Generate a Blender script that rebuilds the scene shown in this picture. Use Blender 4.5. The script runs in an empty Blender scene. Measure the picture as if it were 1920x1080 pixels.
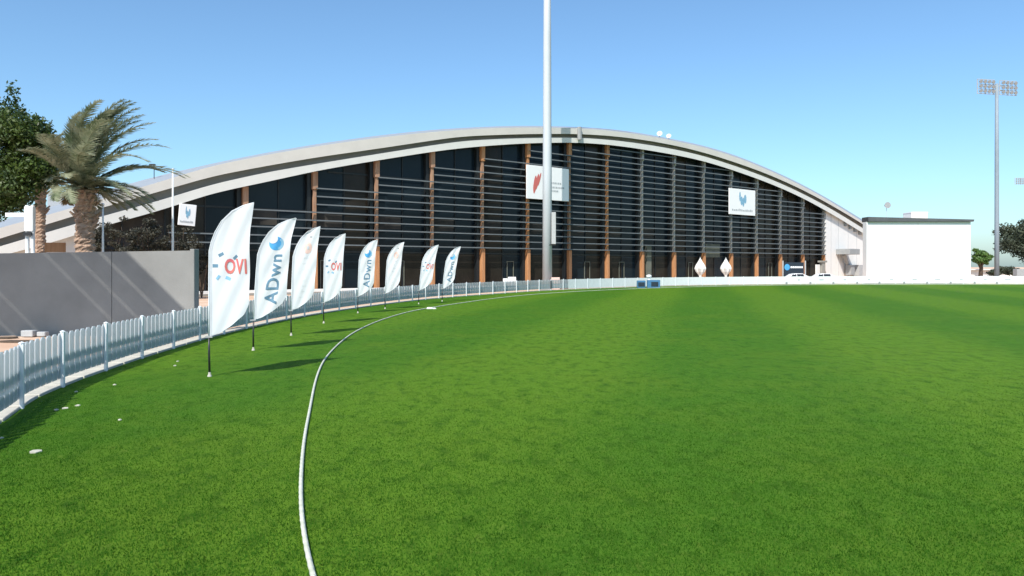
import bpy, math, random
import numpy as np
from mathutils import Vector, Matrix
random.seed(7); rng = np.random.default_rng(7)
S = bpy.context.scene
COL = S.collection
R = math.radians

# ------------------------------------------------------------------ camera, sky, sun, exposure
EYE = 2.45; F = 1400.0; HORIZON = 500.0
cam = bpy.data.cameras.new('camera'); camo = bpy.data.objects.new('camera', cam); COL.objects.link(camo)
cam.sensor_width = 36; cam.lens = 36*F/1920; cam.shift_y = -(540-HORIZON)/1920
cam.clip_end = 6000; cam.clip_start = .05
camo.location = (0, 0, EYE); camo.rotation_euler = (R(90), 0, 0)
S.camera = camo
S.view_settings.view_transform = 'Standard'; S.view_settings.look = 'None'
S.view_settings.exposure = 0.42; S.view_settings.gamma = 1; S.view_settings.use_curve_mapping = False
SUN_EL = 47.0
sx, sy = -0.33, -0.944                      # horizontal direction towards the sun
W = bpy.data.worlds.new('World'); S.world = W; W.use_nodes = True
nt = W.node_tree; nt.nodes.clear()
out = nt.nodes.new('ShaderNodeOutputWorld'); bg = nt.nodes.new('ShaderNodeBackground')
sky = nt.nodes.new('ShaderNodeTexSky'); sky.sky_type = 'NISHITA'; sky.sun_disc = False
sky.sun_elevation = R(SUN_EL); sky.sun_rotation = math.atan2(sx, sy)
sky.altitude = 0; sky.air_density = 0.97; sky.dust_density = 1.1; sky.ozone_density = 7.0
bg.inputs['Strength'].default_value = 0.15
wb = nt.nodes.new('ShaderNodeMix'); wb.data_type = 'RGBA'; wb.blend_type = 'MULTIPLY'; wb.inputs[0].default_value = 1
wb.inputs[7].default_value = (.96, 1.04, .97, 1)        # uniform white balance of the air
nt.links.new(sky.outputs[0], wb.inputs[6]); nt.links.new(wb.outputs[2], bg.inputs[0]); nt.links.new(bg.outputs[0], out.inputs[0])
sl = bpy.data.lights.new('sun', 'SUN'); sl.energy = 4.3; sl.angle = R(0.53); sl.color = (1.0, .95, .87)
slo = bpy.data.objects.new('sun', sl); COL.objects.link(slo)
ce = math.cos(R(SUN_EL)); SUN = Vector((sx*ce, sy*ce, math.sin(R(SUN_EL)))).normalized()
slo.rotation_euler = SUN.to_track_quat('Z', 'Y').to_euler(); slo.location = (-20, -30, 60)

# ------------------------------------------------------------------ helpers
def at(px, py, Y):
    return Vector(((px-960)/F*Y, Y, EYE + (HORIZON-py)/F*Y))
def gnd(px, py):
    Y = F*EYE/(py-HORIZON); return Vector(((px-960)/F*Y, Y, 0))

def mat(name, col, rough=.7, var=0.0, scale=5.0, bump=0.0, bscale=None, col2=None, metal=0.0, spec=.5,
        transl=0.0, detail=4, stretch=None, alt=None):
    m = bpy.data.materials.new(name); m.use_nodes = True; n = m.node_tree; L = n.links
    b = n.nodes['Principled BSDF']; b.inputs['Roughness'].default_value = rough
    b.inputs['Metallic'].default_value = metal; b.inputs['Specular IOR Level'].default_value = spec
    b.inputs['Base Color'].default_value = (*col, 1)
    tc = n.nodes.new('ShaderNodeTexCoord'); vec = tc.outputs['Object']
    if stretch:
        mp = n.nodes.new('ShaderNodeMapping'); mp.inputs['Scale'].default_value = stretch
        L.new(vec, mp.inputs['Vector']); vec = mp.outputs[0]
    if var or col2:
        no = n.nodes.new('ShaderNodeTexNoise'); no.inputs['Scale'].default_value = scale
        no.inputs['Detail'].default_value = detail; no.inputs['Roughness'].default_value = .6
        L.new(vec, no.inputs['Vector'])
        rp = n.nodes.new('ShaderNodeValToRGB'); rp.color_ramp.elements[0].position = .32; rp.color_ramp.elements[1].position = .68
        c2 = col2 or tuple(min(1, c*(1+var)) for c in col); c1 = col if col2 else tuple(c*(1-var) for c in col)
        rp.color_ramp.elements[0].color = (*c1, 1); rp.color_ramp.elements[1].color = (*c2, 1)
        L.new(no.outputs['Fac'], rp.inputs[0]); L.new(rp.outputs[0], b.inputs['Base Color'])
        colout = rp.outputs[0]
    else: colout = None
    if bump:
        nb = n.nodes.new('ShaderNodeTexNoise'); nb.inputs['Scale'].default_value = bscale or scale*4
        nb.inputs['Detail'].default_value = 5; L.new(vec, nb.inputs['Vector'])
        bp = n.nodes.new('ShaderNodeBump'); bp.inputs['Strength'].default_value = bump; bp.inputs['Distance'].default_value = .05
        L.new(nb.outputs['Fac'], bp.inputs['Height']); L.new(bp.outputs[0], b.inputs['Normal'])
    if transl:
        t = n.nodes.new('ShaderNodeBsdfTranslucent'); t.inputs[0].default_value = (*col, 1)
        if colout: L.new(colout, t.inputs[0])
        mx = n.nodes.new('ShaderNodeMixShader'); mx.inputs[0].default_value = transl
        L.new(b.outputs[0], mx.inputs[1]); L.new(t.outputs[0], mx.inputs[2])
        L.new(mx.outputs[0], n.nodes['Material Output'].inputs[0])
    return m

class MB:
    def __init__(s): s.v = []; s.f = []
    def quad(s, *p):
        i = len(s.v); s.v += [tuple(q) for q in p]; s.f.append(tuple(range(i, i+len(p))))
    def box(s, c, size, ax=None, ay=None, az=None, bevel=0):
        c = Vector(c); ax = (ax or Vector((1, 0, 0))).normalized()*size[0]/2; ay = (ay or Vector((0, 1, 0))).normalized()*size[1]/2
        az = (az or Vector((0, 0, 1))).normalized()*size[2]/2; i = len(s.v)
        for a in (-1, 1):
            for b in (-1, 1):
                for d in (-1, 1): s.v.append(tuple(c+a*ax+b*ay+d*az))
        s.f += [tuple(i+k for k in q) for q in ((0,1,3,2),(4,6,7,5),(0,4,5,1),(2,3,7,6),(0,2,6,4),(1,5,7,3))]
        return s
    def tube(s, pts, rads, n=8, cap=True):
        pts = [Vector(p) for p in pts]
        if not hasattr(rads, '__len__'): rads = [rads]*len(pts)
        i0 = len(s.v); up = Vector((0, 0, 1)); u = None
        for k, p in enumerate(pts):
            d = (pts[min(k+1, len(pts)-1)]-pts[max(k-1, 0)]).normalized()
            if u is None: u = d.orthogonal().normalized()
            u = (u - d*u.dot(d)).normalized(); w = d.cross(u)
            for j in range(n):
                a = 2*math.pi*j/n; s.v.append(tuple(p+(u*math.cos(a)+w*math.sin(a))*rads[k]))
        for k in range(len(pts)-1):
            for j in range(n):
                a = i0+k*n+j; b = i0+k*n+(j+1) % n; s.f.append((a, b, b+n, a+n))
        if cap:
            s.f.append(tuple(i0+j for j in range(n))[::-1]); s.f.append(tuple(i0+(len(pts)-1)*n+j for j in range(n)))
        return s
    def lathe(s, c, prof, n=16, sx=1, sy=1):
        c = Vector(c); i0 = len(s.v)
        for r, z in prof:
            for j in range(n):
                a = 2*math.pi*j/n; s.v.append((c.x+r*sx*math.cos(a), c.y+r*sy*math.sin(a), c.z+z))
        for k in range(len(prof)-1):
            for j in range(n):
                a = i0+k*n+j; b = i0+k*n+(j+1) % n; s.f.append((a, b, b+n, a+n))
        return s
    def build(s, name, m, parent=None, smooth=False, origin=None):
        me = bpy.data.meshes.new(name)
        o = Vector(origin) if origin is not None else Vector((0, 0, 0))
        if parent is not None and origin is None: o = parent.matrix_world.translation.copy() if False else Vector(parent.get('_o', (0, 0, 0)))
        me.from_pydata([(v[0]-o.x, v[1]-o.y, v[2]-o.z) for v in s.v], [], s.f); me.materials.append(m)
        if smooth:
            me.polygons.foreach_set('use_smooth', [True]*len(me.polygons))
        me.update()
        ob = bpy.data.objects.new(name, me); COL.objects.link(ob)
        if parent is not None: ob.parent = parent
        elif origin is not None: ob.location = o
        return ob
def bevel(o, w=.01, seg=1):
    m = o.modifiers.new('bevel', 'BEVEL'); m.width = w; m.segments = seg; m.limit_method = 'ANGLE'; return o
def thing(name, loc, label, cat, group=None):
    o = bpy.data.objects.new(name, None); COL.objects.link(o); o.location = loc
    o['_o'] = tuple(loc); o['label'] = label; o['category'] = cat
    if group: o['group'] = group
    return o
def tag(o, label, cat, group=None):
    o['label'] = label; o['category'] = cat
    if group: o['group'] = group
    return o
def struct(o): o['kind'] = 'structure'; return o
def stuff(o): o['kind'] = 'stuff'; return o
def clone(o, parent=None):
    c = o.copy(); COL.objects.link(c); c.parent = parent
    for ch in list(o.children): clone(ch, c)
    return c
def cr(P, step):
    """Catmull-Rom through P, resampled evenly."""
    P = [np.array(p, float) for p in P]; out = []
    for i in range(1, len(P)-2):
        a, b, c, d = P[i-1:i+3]
        for t in np.linspace(0, 1, 40, endpoint=False):
            out.append(.5*((2*b)+(c-a)*t+(2*a-5*b+4*c-d)*t*t+(-a+3*b-3*c+d)*t**3))
    out.append(P[-2]); A = np.array(out); d = np.r_[0, np.cumsum(np.linalg.norm(np.diff(A, axis=0), axis=1))]
    s = np.arange(0, d[-1], step)
    return np.c_[[np.interp(s, d, A[:, k]) for k in range(A.shape[1])]].T
def text_mesh(txt, size, m, bold=.0, name='lettering'):
    cu = bpy.data.curves.new('t', 'FONT'); cu.body = txt; cu.size = size; cu.offset = bold
    cu.align_x = 'CENTER'; cu.align_y = 'CENTER'; cu.resolution_u = 3; cu.space_character = 1.12
    o = bpy.data.objects.new('t', cu); COL.objects.link(o)
    bpy.context.view_layer.update()
    me = bpy.data.meshes.new_from_object(o.evaluated_get(bpy.context.evaluated_depsgraph_get()))
    bpy.data.objects.remove(o)
    import bmesh
    bm = bmesh.new(); bm.from_mesh(me); bmesh.ops.triangulate(bm, faces=bm.faces)
    for _ in range(3):
        es = [e for e in bm.edges if e.calc_length() > .07]
        if es: bmesh.ops.subdivide_edges(bm, edges=es, cuts=1); bmesh.ops.triangulate(bm, faces=bm.faces)
    bm.to_mesh(me); bm.free(); me.materials.clear(); me.materials.append(m); return me

# ------------------------------------------------------------------ materials
M_white = mat('white_plastic', (.78, .79, .79), .45, var=.04, scale=3, transl=.0)
M_picket = mat('white_picket_plastic', (.68, .72, .74), .45, var=.07, scale=2, transl=.58)
M_rail = mat('fence_rail', (.68, .72, .74), .55, var=.05, scale=3)
M_kerb = mat('kerb_concrete', (.44, .42, .36), .85, var=.12, scale=6, bump=.2)
M_sand = mat('sandy_paving', (.56, .36, .24), .9, col2=(.68, .50, .37), scale=.35, bump=.3, bscale=14)
M_wall = mat('grey_render', (.215, .218, .21), .85, var=.13, scale=.55, bump=.12, bscale=25, detail=8)
M_roofw = mat('roof_fascia_cream', (.60, .57, .52), .6, var=.05, scale=.5, bump=.05)
M_roofl = mat('roof_edge_pale', (.66, .65, .61), .6, var=.04, scale=.6)
M_recess = mat('roof_recess_grey', (.27, .265, .24), .8, var=.08, scale=.7)
M_sheet = mat('roof_sheet_grey', (.30, .32, .34), .5, var=.06, scale=1)
M_gable = mat('white_render', (.74, .73, .70), .8, var=.03, scale=.6, bump=.05)
M_glass = mat('tinted_glass', (.007, .013, .019), .15, col2=(.014, .023, .030), scale=.15, spec=.18)
M_dark = mat('dark_interior', (.012, .012, .012), .8, col2=(.05, .045, .038), scale=.5, detail=8)
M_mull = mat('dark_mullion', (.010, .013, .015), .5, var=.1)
M_louv = mat('louvre_grey', (.115, .13, .135), .65, var=.15, scale=.4)
M_wood = mat('orange_timber', (.38, .165, .065), .6, col2=(.52, .26, .12), scale=2.2, stretch=(3, 3, .3), bump=.1)
M_woodp = mat('weathered_timber', (.30, .24, .19), .7, col2=(.42, .31, .24), scale=1.8, stretch=(3, 3, .4))
M_steel = mat('galvanised_steel', (.47, .51, .54), .6, var=.05, scale=1.5, metal=0, stretch=(1, 1, .2))
M_headg = mat('column_head_grey', (.34, .33, .31), .6, var=.1)
M_steelf = mat('weathered_steel', (.22, .27, .31), .6, var=.06, scale=1.5)
M_greyp = mat('grey_paint', (.30, .31, .31), .5, var=.08, scale=3)
M_black = mat('black_metal', (.02, .02, .022), .4, var=.2)
M_black2 = mat('dark_roof_edge', (.085, .09, .095), .5, var=.2, scale=.6)
M_glassb = mat('bronze_tinted_glass', (.016, .013, .010), .2, col2=(.034, .029, .023), scale=.25, spec=.18)
M_woodm = mat('faded_orange_timber', (.30, .16, .095), .7, col2=(.42, .26, .17), scale=1.8, stretch=(3, 3, .4))
M_screen = mat('white_screen_panel', (.82, .82, .82), .6, var=.012, scale=.4, bump=.03)
M_rope = mat('rope_white', (.68, .68, .58), .9, col2=(.50, .52, .40), scale=9, bump=.5, bscale=60)
M_cloth = mat('flag_cloth', (.66, .68, .70), .7, var=.015, scale=4, transl=.15)
M_red = mat('print_red', (.60, .12, .15), .7, col2=(.52, .16, .10), scale=8)
M_blue = mat('print_blue', (.06, .36, .66), .6, col2=(.05, .24, .52), scale=5)
M_slate = mat('print_slate', (.10, .20, .28), .7, var=.2)
M_pblue = mat('print_pale_blue', (.20, .40, .55), .7, var=.2)
M_pink = mat('print_pink', (.68, .48, .42), .8, var=.15, scale=12)
M_pgrey = mat('print_grey', (.42, .45, .47), .8, var=.1)
M_hem = mat('flag_hem', (.50, .53, .56), .8, var=.05, transl=.1)
M_faint = mat('print_faint_grey', (.60, .63, .65), .8, var=.05)
M_blueboard = mat('blue_board', (.05, .16, .30), .5, var=.15)
M_navy = mat('navy_panel', (.012, .022, .035), .5, var=.3)
M_trunk = mat('palm_trunk_bark', (.24, .15, .10), .9, col2=(.48, .34, .25), scale=7, bump=.8, bscale=18)
M_bark = mat('tree_bark', (.09, .065, .045), .9, var=.3, scale=8, bump=.5)
M_frond = mat('palm_leaf', (.10, .14, .06), .55, col2=(.44, .45, .31), scale=1.6, transl=.25)
M_dryfr = mat('dry_palm_leaf', (.30, .22, .12), .7, var=.25, scale=2, transl=.2)
M_leafd = mat('dark_green_leaf', (.016, .042, .008), .5, col2=(.095, .145, .022), scale=1.3, transl=.2)
M_leafm = mat('mid_green_leaf', (.06, .14, .025), .5, col2=(.13, .22, .05), scale=.7, transl=.25)
M_leafg = mat('grey_green_leaf', (.022, .036, .022), .6, col2=(.07, .085, .045), scale=.35, transl=.15)
M_reflshrub = mat('reflection_shrub_leaf', (.013, .017, .009), .6, col2=(.062, .055, .034), scale=2.4, transl=.1)  # dark leaf tone with brown specks, imitating dim reflections in glass
M_cooling = mat('air_unit_grey', (.40, .41, .41), .6, var=.08)
M_carp = mat('white_car_paint', (.78, .79, .80), .25, var=.01)
M_cargl = mat('car_glass', (.02, .025, .03), .08)
M_tyre = mat('tyre_rubber', (.02, .02, .02), .9, var=.2)
M_paras = mat('parasol_canvas', (.80, .79, .76), .8, var=.03, transl=.15)
M_paper = mat('scrap_paper', (.48, .47, .38), .9, var=.1, scale=20)
M_pillar = mat('mossy_grey_render', (.11, .12, .10), .8, col2=(.16, .17, .13), scale=1.2)

def grass_material():
    m = bpy.data.materials.new('turf'); m.use_nodes = True; n = m.node_tree; L = n.links; N = n.nodes.new
    b = n.nodes['Principled BSDF']; b.inputs['Roughness'].default_value = .75; b.inputs['Specular IOR Level'].default_value = .04
    b.inputs['Sheen Weight'].default_value = .30; b.inputs['Sheen Roughness'].default_value = .08
    b.inputs['Sheen Tint'].default_value = (.50, .80, .10, 1)
    geo = N('ShaderNodeNewGeometry')
    def noise(scale, detail=4, rough=.6, stretch=None):
        t = N('ShaderNodeTexNoise'); t.inputs['Scale'].default_value = scale; t.inputs['Detail'].default_value = detail
        t.inputs['Roughness'].default_value = rough; v = geo.outputs['Position']
        if stretch:
            mp = N('ShaderNodeMapping'); mp.inputs['Scale'].default_value = stretch[:3]; mp.inputs['Rotation'].default_value = (0, 0, stretch[3])
            L.new(v, mp.inputs[0]); v = mp.outputs[0]
        L.new(v, t.inputs['Vector']); return t.outputs['Fac']
    def mixc(fac, a, bb, lo=.3, hi=.7):
        mr = N('ShaderNodeMapRange'); mr.inputs[1].default_value = lo; mr.inputs[2].default_value = hi; L.new(fac, mr.inputs[0])
        mx = N('ShaderNodeMix'); mx.data_type = 'RGBA'
        L.new(mr.outputs[0], mx.inputs[0])
        for k, c in ((6, a), (7, bb)):
            if isinstance(c, tuple): mx.inputs[k].default_value = (*c, 1)
            else: L.new(c, mx.inputs[k])
        return mx.outputs[2]
    fine = mixc(noise(24, 4, .75), (.030, .104, .006), (.070, .178, .014), .33, .67)
    # mowing bands: direction along (.26,-.97)
    mp = N('ShaderNodeMapping'); mp.inputs['Rotation'].default_value = (0, 0, R(15)); L.new(geo.outputs['Position'], mp.inputs[0])
    wv = N('ShaderNodeTexWave'); wv.wave_type = 'BANDS'; wv.bands_direction = 'X'; wv.inputs['Scale'].default_value = .030
    wv.inputs['Distortion'].default_value = 2.2; wv.inputs['Detail'].default_value = 1.5; wv.inputs['Detail Scale'].default_value = .6
    L.new(mp.outputs[0], wv.inputs['Vector'])
    banded = mixc(wv.outputs['Fac'], fine, mixc(noise(24, 4, .75), (.056, .138, .007), (.118, .226, .019), .33, .67), .25, .75)
    patch = mixc(noise(.35, 5, .65), banded, mixc(noise(60, 2), (.060, .128, .006), (.130, .210, .020)), .45, .85)
    mid = mixc(noise(3.5, 5, .7, (1, .55, 1, .3)), patch, mixc(noise(45, 3), (.008, .046, .002), (.024, .090, .005)), .48, .72)
    straw = mixc(noise(7.5, 6, .75, (1, .6, 1, 0)), mid, (.130, .190, .030), .56, .76)
    L.new(straw, b.inputs['Base Color'])
    bp = N('ShaderNodeBump'); bp.inputs['Strength'].default_value = .8; bp.inputs['Distance'].default_value = .03
    L.new(noise(55, 4, .75), bp.inputs['Height'])
    bp2 = N('ShaderNodeBump'); bp2.inputs['Strength'].default_value = .35; bp2.inputs['Distance'].default_value = .12
    L.new(noise(5, 5, .7), bp2.inputs['Height']); L.new(bp.outputs[0], bp2.inputs['Normal'])
    L.new(bp2.outputs[0], b.inputs['Normal'])
    return m
M_grass = grass_material()
M_blade = mat('grass_blade', (.018, .080, .005), .7, col2=(.050, .148, .012), scale=3.5, transl=.25, spec=.05, detail=6)

# ------------------------------------------------------------------ ground and field
mb = MB(); mb.quad((-2500, -1500, -.03), (2500, -1500, -.03), (2500, 4000, -.03), (-2500, 4000, -.03))
struct(mb.build('ground', M_sand))
FN = [(18, -24), (3, -9), (-2.6, -1), (-5.4, 4.5), (-7.0, 8.5), (-8.1, 11.8), (-8.85, 13.7), (-9.35, 15.9), (-9.65, 17.8), (-9.95, 20), (-10.15, 22),
      (-10.35, 24.15), (-10.5, 26.5), (-10.55, 31), (-10.35, 35.5), (-9.95, 39.5), (-9.2, 44), (-8.2, 49), (-6.8, 54.4),
      (-5.2, 59), (-2.0, 66), (4.3, 77.5), (13.9, 88.5), (25, 97), (40, 103.5), (55, 105.6), (71, 105), (88, 102), (104, 95), (120, 84), (137, 58)]
fence_line = cr(FN, .30)
rest = [(137, 58), (142, 33), (137, 5), (120, -20), (95, -36), (69, -41), (40, -36), (18, -24)]
mb = MB(); mb.quad(*[(p[0], p[1], 0) for p in fence_line[::4]], *[(x, y, 0) for x, y in rest[:-1]])
struct(mb.build('cricket_field', M_grass))
# near grass blades: one mass
nb = 170000
yy = 5.2 + np.abs(rng.normal(0, 1, nb))*5.2; xx = (rng.random(nb)*2-1)*(yy*.70)
fx = np.interp(yy, [p[1] for p in FN[2:14]], [p[0] for p in FN[2:14]])
k = xx > fx+.25; xx = xx[k]; yy = yy[k]; nb = len(xx)
h = rng.uniform(.010, .026, nb); a = rng.uniform(0, math.pi, nb); w = rng.uniform(.003, .006, nb)
lx = rng.normal(0, .010, nb); ly = rng.normal(0, .010, nb)
V = np.zeros((nb*3, 3)); V[0::3] = np.c_[xx-np.cos(a)*w, yy-np.sin(a)*w, np.zeros(nb)]
V[1::3] = np.c_[xx+np.cos(a)*w, yy+np.sin(a)*w, np.zeros(nb)]; V[2::3] = np.c_[xx+lx, yy+ly, h]
def tri_mesh(name, V, m, n=3):
    me = bpy.data.meshes.new(name); nf = len(V)//n
    me.vertices.add(len(V)); me.vertices.foreach_set('co', V.astype(np.float32).ravel())
    me.loops.add(len(V)); me.loops.foreach_set('vertex_index', np.arange(len(V), dtype=np.int32))
    me.polygons.add(nf); me.polygons.foreach_set('loop_start', np.arange(0, len(V), n, dtype=np.int32))
    me.update(calc_edges=True); me.materials.append(m); return me
go = bpy.data.objects.new('grass_blades', tri_mesh('grass_blades', V, M_blade)); COL.objects.link(go)
stuff(tag(go, 'short green turf blades of the near outfield', 'grass'))

# ------------------------------------------------------------------ academy building
N_ = Vector((.620, -.785, 0)).normalized(); E_ = Vector((.785, .620, 0)).normalized()
A0 = Vector((-23.66, 65.6, 0)); BAY = 6.39
def fac(px, py, off=0.0):
    u = (px-960)/F; Y = (A0.dot(N_)+off)/(u*N_.x+N_.y); return at(px, py, Y)
def fpos(t, z, off=0.0):
    p = A0 + E_*(BAY*t) + N_*off; return Vector((p.x, p.y, z))
def tof(px, off=0.0): return (fac(px, 500, off)-A0).dot(E_)/BAY
prof = [ # px, top sheet, upper band top, a, b, c
 (-200, 478, 486, 512, 521, 540), (-100, 446, 457, 480, 491, 510), (0, 414, 427, 447, 462, 480), (100, 386, 400, 417, 432, 454), (141, 376, 388, 404, 420, 441), (197, 357, 371, 388, 404, 423),
 (299, 329, 341, 359, 376, 395), (400, 306, 310, 330, 345, 362), (500, 286, 290, 311, 323, 341), (600, 269, 273, 294, 306, 319),
 (700, 255, 259, 280, 290, 302), (800, 244, 248, 265, 274, 286), (860, 240, 243.5, 256, 265, 278), (930, 236.5, 239.5, 253, 260, 272),
 (1000, 235.5, 238.5, 251, 258, 268), (1090, 238, 240.5, 251, 258, 267), (1150, 242, 245, 255, 262.5, 272), (1200, 249, 252, 261, 269, 279),
 (1259, 260, 263, 271, 278.5, 289), (1318, 272, 275, 285, 291.5, 301), (1378, 290, 293, 304, 311, 320), (1437, 314, 317, 325, 332, 341),
 (1496, 341, 344, 351, 358, 366), (1555, 373, 376, 382, 389, 398), (1618, 412, 416, 420, 428, 437), (1680, 452, 456, 460, 467, 476), (1730, 486, 490, 494, 500, 508)]
PX = [p[0] for p in prof]
def smooth_curve(col):
    xs = np.linspace(PX[0], PX[-1], 160); ys = np.interp(xs, PX, [p[col] for p in prof])
    k = np.exp(-.5*(np.arange(-5, 6)/2.2)**2); k /= k.sum(); yp = np.convolve(np.pad(ys, 5, mode='reflect', reflect_type='odd'), k, 'valid')
    return xs, yp
base = thing('academy_building', fpos(7, 0), 'long arched indoor sports hall with dark louvred glass front and orange columns', 'building')
xs, cT2 = smooth_curve(1); _, cT = smooth_curve(2); _, cA = smooth_curve(3); _, cB = smooth_curve(4); _, cC = smooth_curve(5)
OF = 1.6
def curve3(c, off): return [fac(x, y, off) for x, y in zip(xs, c)]
def strip(name, c1, o1, c2, o2, m, mbx=None):
    mb = mbx or MB(); P = curve3(c1, o1); Q = curve3(c2, o2)
    for i in range(len(P)-1): mb.quad(P[i], P[i+1], Q[i+1], Q[i])
    return mb if mbx else mb.build(name, m, base)
T3 = curve3(cT, OF)
# upper fascia (with returns), recess, lower edge beam, roof sheet
mb = MB(); strip('', cT, OF, cA, OF, None, mb); strip('', cA, OF, cA, OF-1.0, None, mb); mb.build('upper_fascia', M_roofw, base)
strip('recess_band', cA, OF-.9, cB, OF-.9, M_recess)
mb = MB(); strip('', cB, OF-.2, cC, OF-.2, None, mb); strip('', cB, OF-.2, cB, OF-1.0, None, mb); strip('', cC, OF-.2, cC, .0, None, mb)
mb.build('edge_beam', M_roofl, base)
mb = MB(); T2 = curve3(cT2, -6.0); back = [p - N_*45 + Vector((0, 0, -1.0)) for p in T2]
for i in range(len(T3)-1):
    mb.quad(T3[i], T2[i], T2[i+1], T3[i+1]); mb.quad(T2[i], back[i], back[i+1], T2[i+1])
    mb.quad(back[i], (back[i].x, back[i].y, 0), (back[i+1].x, back[i+1].y, 0), back[i+1])
mb.build('roof_sheet', M_sheet, base)
# thin seam rib along the fascia
mb = MB()
for i in range(0, len(T3)-1):
    pass
def soffit_z(t, off=0.0):
    p = fpos(t, 0, off); px = 960+F*p.x/p.y; y = np.interp(px, xs, cC); return EYE+(HORIZON-y)/F*p.y
tL, tR = tof(-190), tof(1725)
# dark glass wall: one pane per half bay
GT0, GT1 = -4, 15.05
tt = -4.0
while tt < 15.0:
    t1 = tt+.5
    za, zb = soffit_z(tt), soffit_z(t1)
    if max(za, zb) > .6:
        mb = MB(); mb.quad(fpos(tt, 0, -.02), fpos(t1, 0, -.02), fpos(t1, max(zb, .3)+.3, -.02), fpos(tt, max(za, .3)+.3, -.02))
        mb.build('glass_pane', (M_glassb if (int(tt*2)*7 % 5 == 1 or tt > 11.4) else M_glass) if tt > -1.2 else M_dark, base)
        if tt > -1:
            mb = MB(); mb.quad(fpos(tt+.01, .1, .0), fpos(t1-.01, .1, .0), fpos(t1-.01, 3.8, .0), fpos(tt+.01, 3.8, .0)); mb.build('ground_floor_pane', M_glassb if int(tt*2) % 3 else M_glass, base)
            if int(tt*2) % 2 == 0 and min(za, zb) > 9:
                mb = MB(); mb.quad(fpos(tt+.02, 6.2, .0), fpos(t1-.02, 6.2, .0), fpos(t1-.02, 7.5, .0), fpos(tt+.02, 7.5, .0)); mb.build('spandrel_panel', M_dark, base)
        mm = MB(); mm.box(fpos(t1, (zb+.2)/2, .04), (.09, .10, max(zb, .4)), E_, N_); mm.build('mullion', M_mull, base)
    tt = t1
# dim horizontal transoms
for z in (3.9, 7.6, 11.4):
    mb = MB(); ts = [t for t in np.arange(-3, 15.01, .25) if soffit_z(t) > z+.2]
    mb.box((fpos(ts[0], z, .03)+fpos(ts[-1], z, .03))/2, ((ts[-1]-ts[0])*BAY, .08, .16), E_, N_)
    mb.build('transom', M_mull, base)
# columns
for t in range(0, 16):
    zt = soffit_z(t) - .05
    mb = MB(); mb.box(fpos(t, 2.2, .62), (.43 if t < 12 else .36, .5, 4.4), E_, N_); bevel(mb.build('timber_column', M_wood, base), .03)
    nm = M_wood if t in (5, 7) else (M_woodm if t < 8 else M_headg)
    mb = MB(); mb.box(fpos(t, (4.4+zt-1.6)/2, .55), (.26, .34, zt-1.6-4.4), E_, N_); mb.build('column_shaft', nm, base)
    mb = MB(); mb.box(fpos(t, zt-.8, .62), (.48 if t < 8 else .38, .46, 1.65), E_, N_); bevel(mb.build('column_head', M_woodm if t < 4 else (M_wood if t < 8 else M_headg), base), .03)
    # near-black box standing in for the shade in each column's reveal
    mb = MB(); mb.box(fpos(t-.075, zt/2, .25), (.34, .45, zt), E_, N_); mb.build('reveal_shade', M_mull, base)
# louvres, one object per blade and bay (shared mesh)
lm = MB(); lm.box((0, 0, 0), (BAY-.06, .26, .045)); lm.box((0, -.12, -.03), (BAY-.06, .03, .115))
lme = None
ang = math.atan2(E_.y, E_.x); nl = 0
for t in range(-1, 15):
    top = min(soffit_z(t+.02), soffit_z(t+.98))
    gap = {-1: 1.6, 0: 2.0, 1: 1.4, 2: 1.2, 3: 1.1, 4: .8}.get(t, .45)
    if t >= 13: gap = .7
    z = 4.5
    while z < top-gap:
        if nl < 300:
            if lme is None:
                o = lm.build('louvre_blade', M_louv); lme = o.data; o.parent = base
            else:
                o = bpy.data.objects.new('louvre_blade', lme); COL.objects.link(o); o.parent = base
            p = fpos(t+.5, z, .95)-Vector(base['_o']); o.location = p; o.rotation_euler = (R(-8), 0, ang); nl += 1
        z += .74
print('louvres', nl)
# white plinth along the foot
mb = MB(); mb.box(fpos(4.6, .30, 2.1), (BAY*15.5, .35, .26), E_, N_); bevel(mb.build('plinth', M_gable, base), .02)
mb = MB(); mb.box(fpos(4.6, .085, 2.2), (BAY*15.5, .12, .17), E_, N_); mb.build('plinth_foot', M_recess, base)
# gable wall right of the glass
mb = MB(); t0 = 15.08; n = 14
for i in range(n):
    a = t0+(tR-t0)*i/n; b = t0+(tR-t0)*(i+1)/n; za, zb = soffit_z(a, .75), soffit_z(b, .75)
    if za > .1: mb.quad(fpos(a, -.02, .75), fpos(b, -.02, .75), fpos(b, max(zb, 0), .75), fpos(a, za, .75))
mb.quad(fpos(t0, 0, -.5), fpos(t0, 0, .75), fpos(t0, soffit_z(t0), .75), fpos(t0, soffit_z(t0), -.5))
mb.build('gable_wall', M_gable, base)
for px in (1558, 1572, 1590, 1606):
    t = tof(px, .75); z = soffit_z(t, .75); mb = MB(); mb.box(fpos(t, z/2, .76), (.05, .05, z), E_, N_); mb.build('wall_joint', M_cooling, base)
for px in (1585, 1594, 1603, 1612):
    t = tof(px, .9); mb = MB(); mb.box(fpos(t, soffit_z(t, .9)-.35, .95), (.5, .4, .6), E_, N_); mb.build('roof_bracket', M_greyp, base)
p = fac(1590, 472, 2.0); mb = MB(); mb.box((p.x, p.y, p.z), (3.4, 2.4, .95), E_, N_); bevel(mb.build('door_canopy', M_greyp, base), .04)
mb = MB(); a = fac(1582, 477, 1.5); b = fac(1592, 503, 1.2); mb.tube([a, b], .35, 6); mb.build('canopy_strut', M_greyp, base)
p = fac(1594, 506, 1.6); mb = MB(); mb.box(p, (1.2, 1, 1.7), E_, N_); mb.build('service_cabinet', M_greyp, base)
p = fac(1611, 507, 1.8); mb = MB(); mb.box(p, (2.3, 1.2, 1.9), E_, N_); mb.build('air_unit', M_cooling, base)
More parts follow.
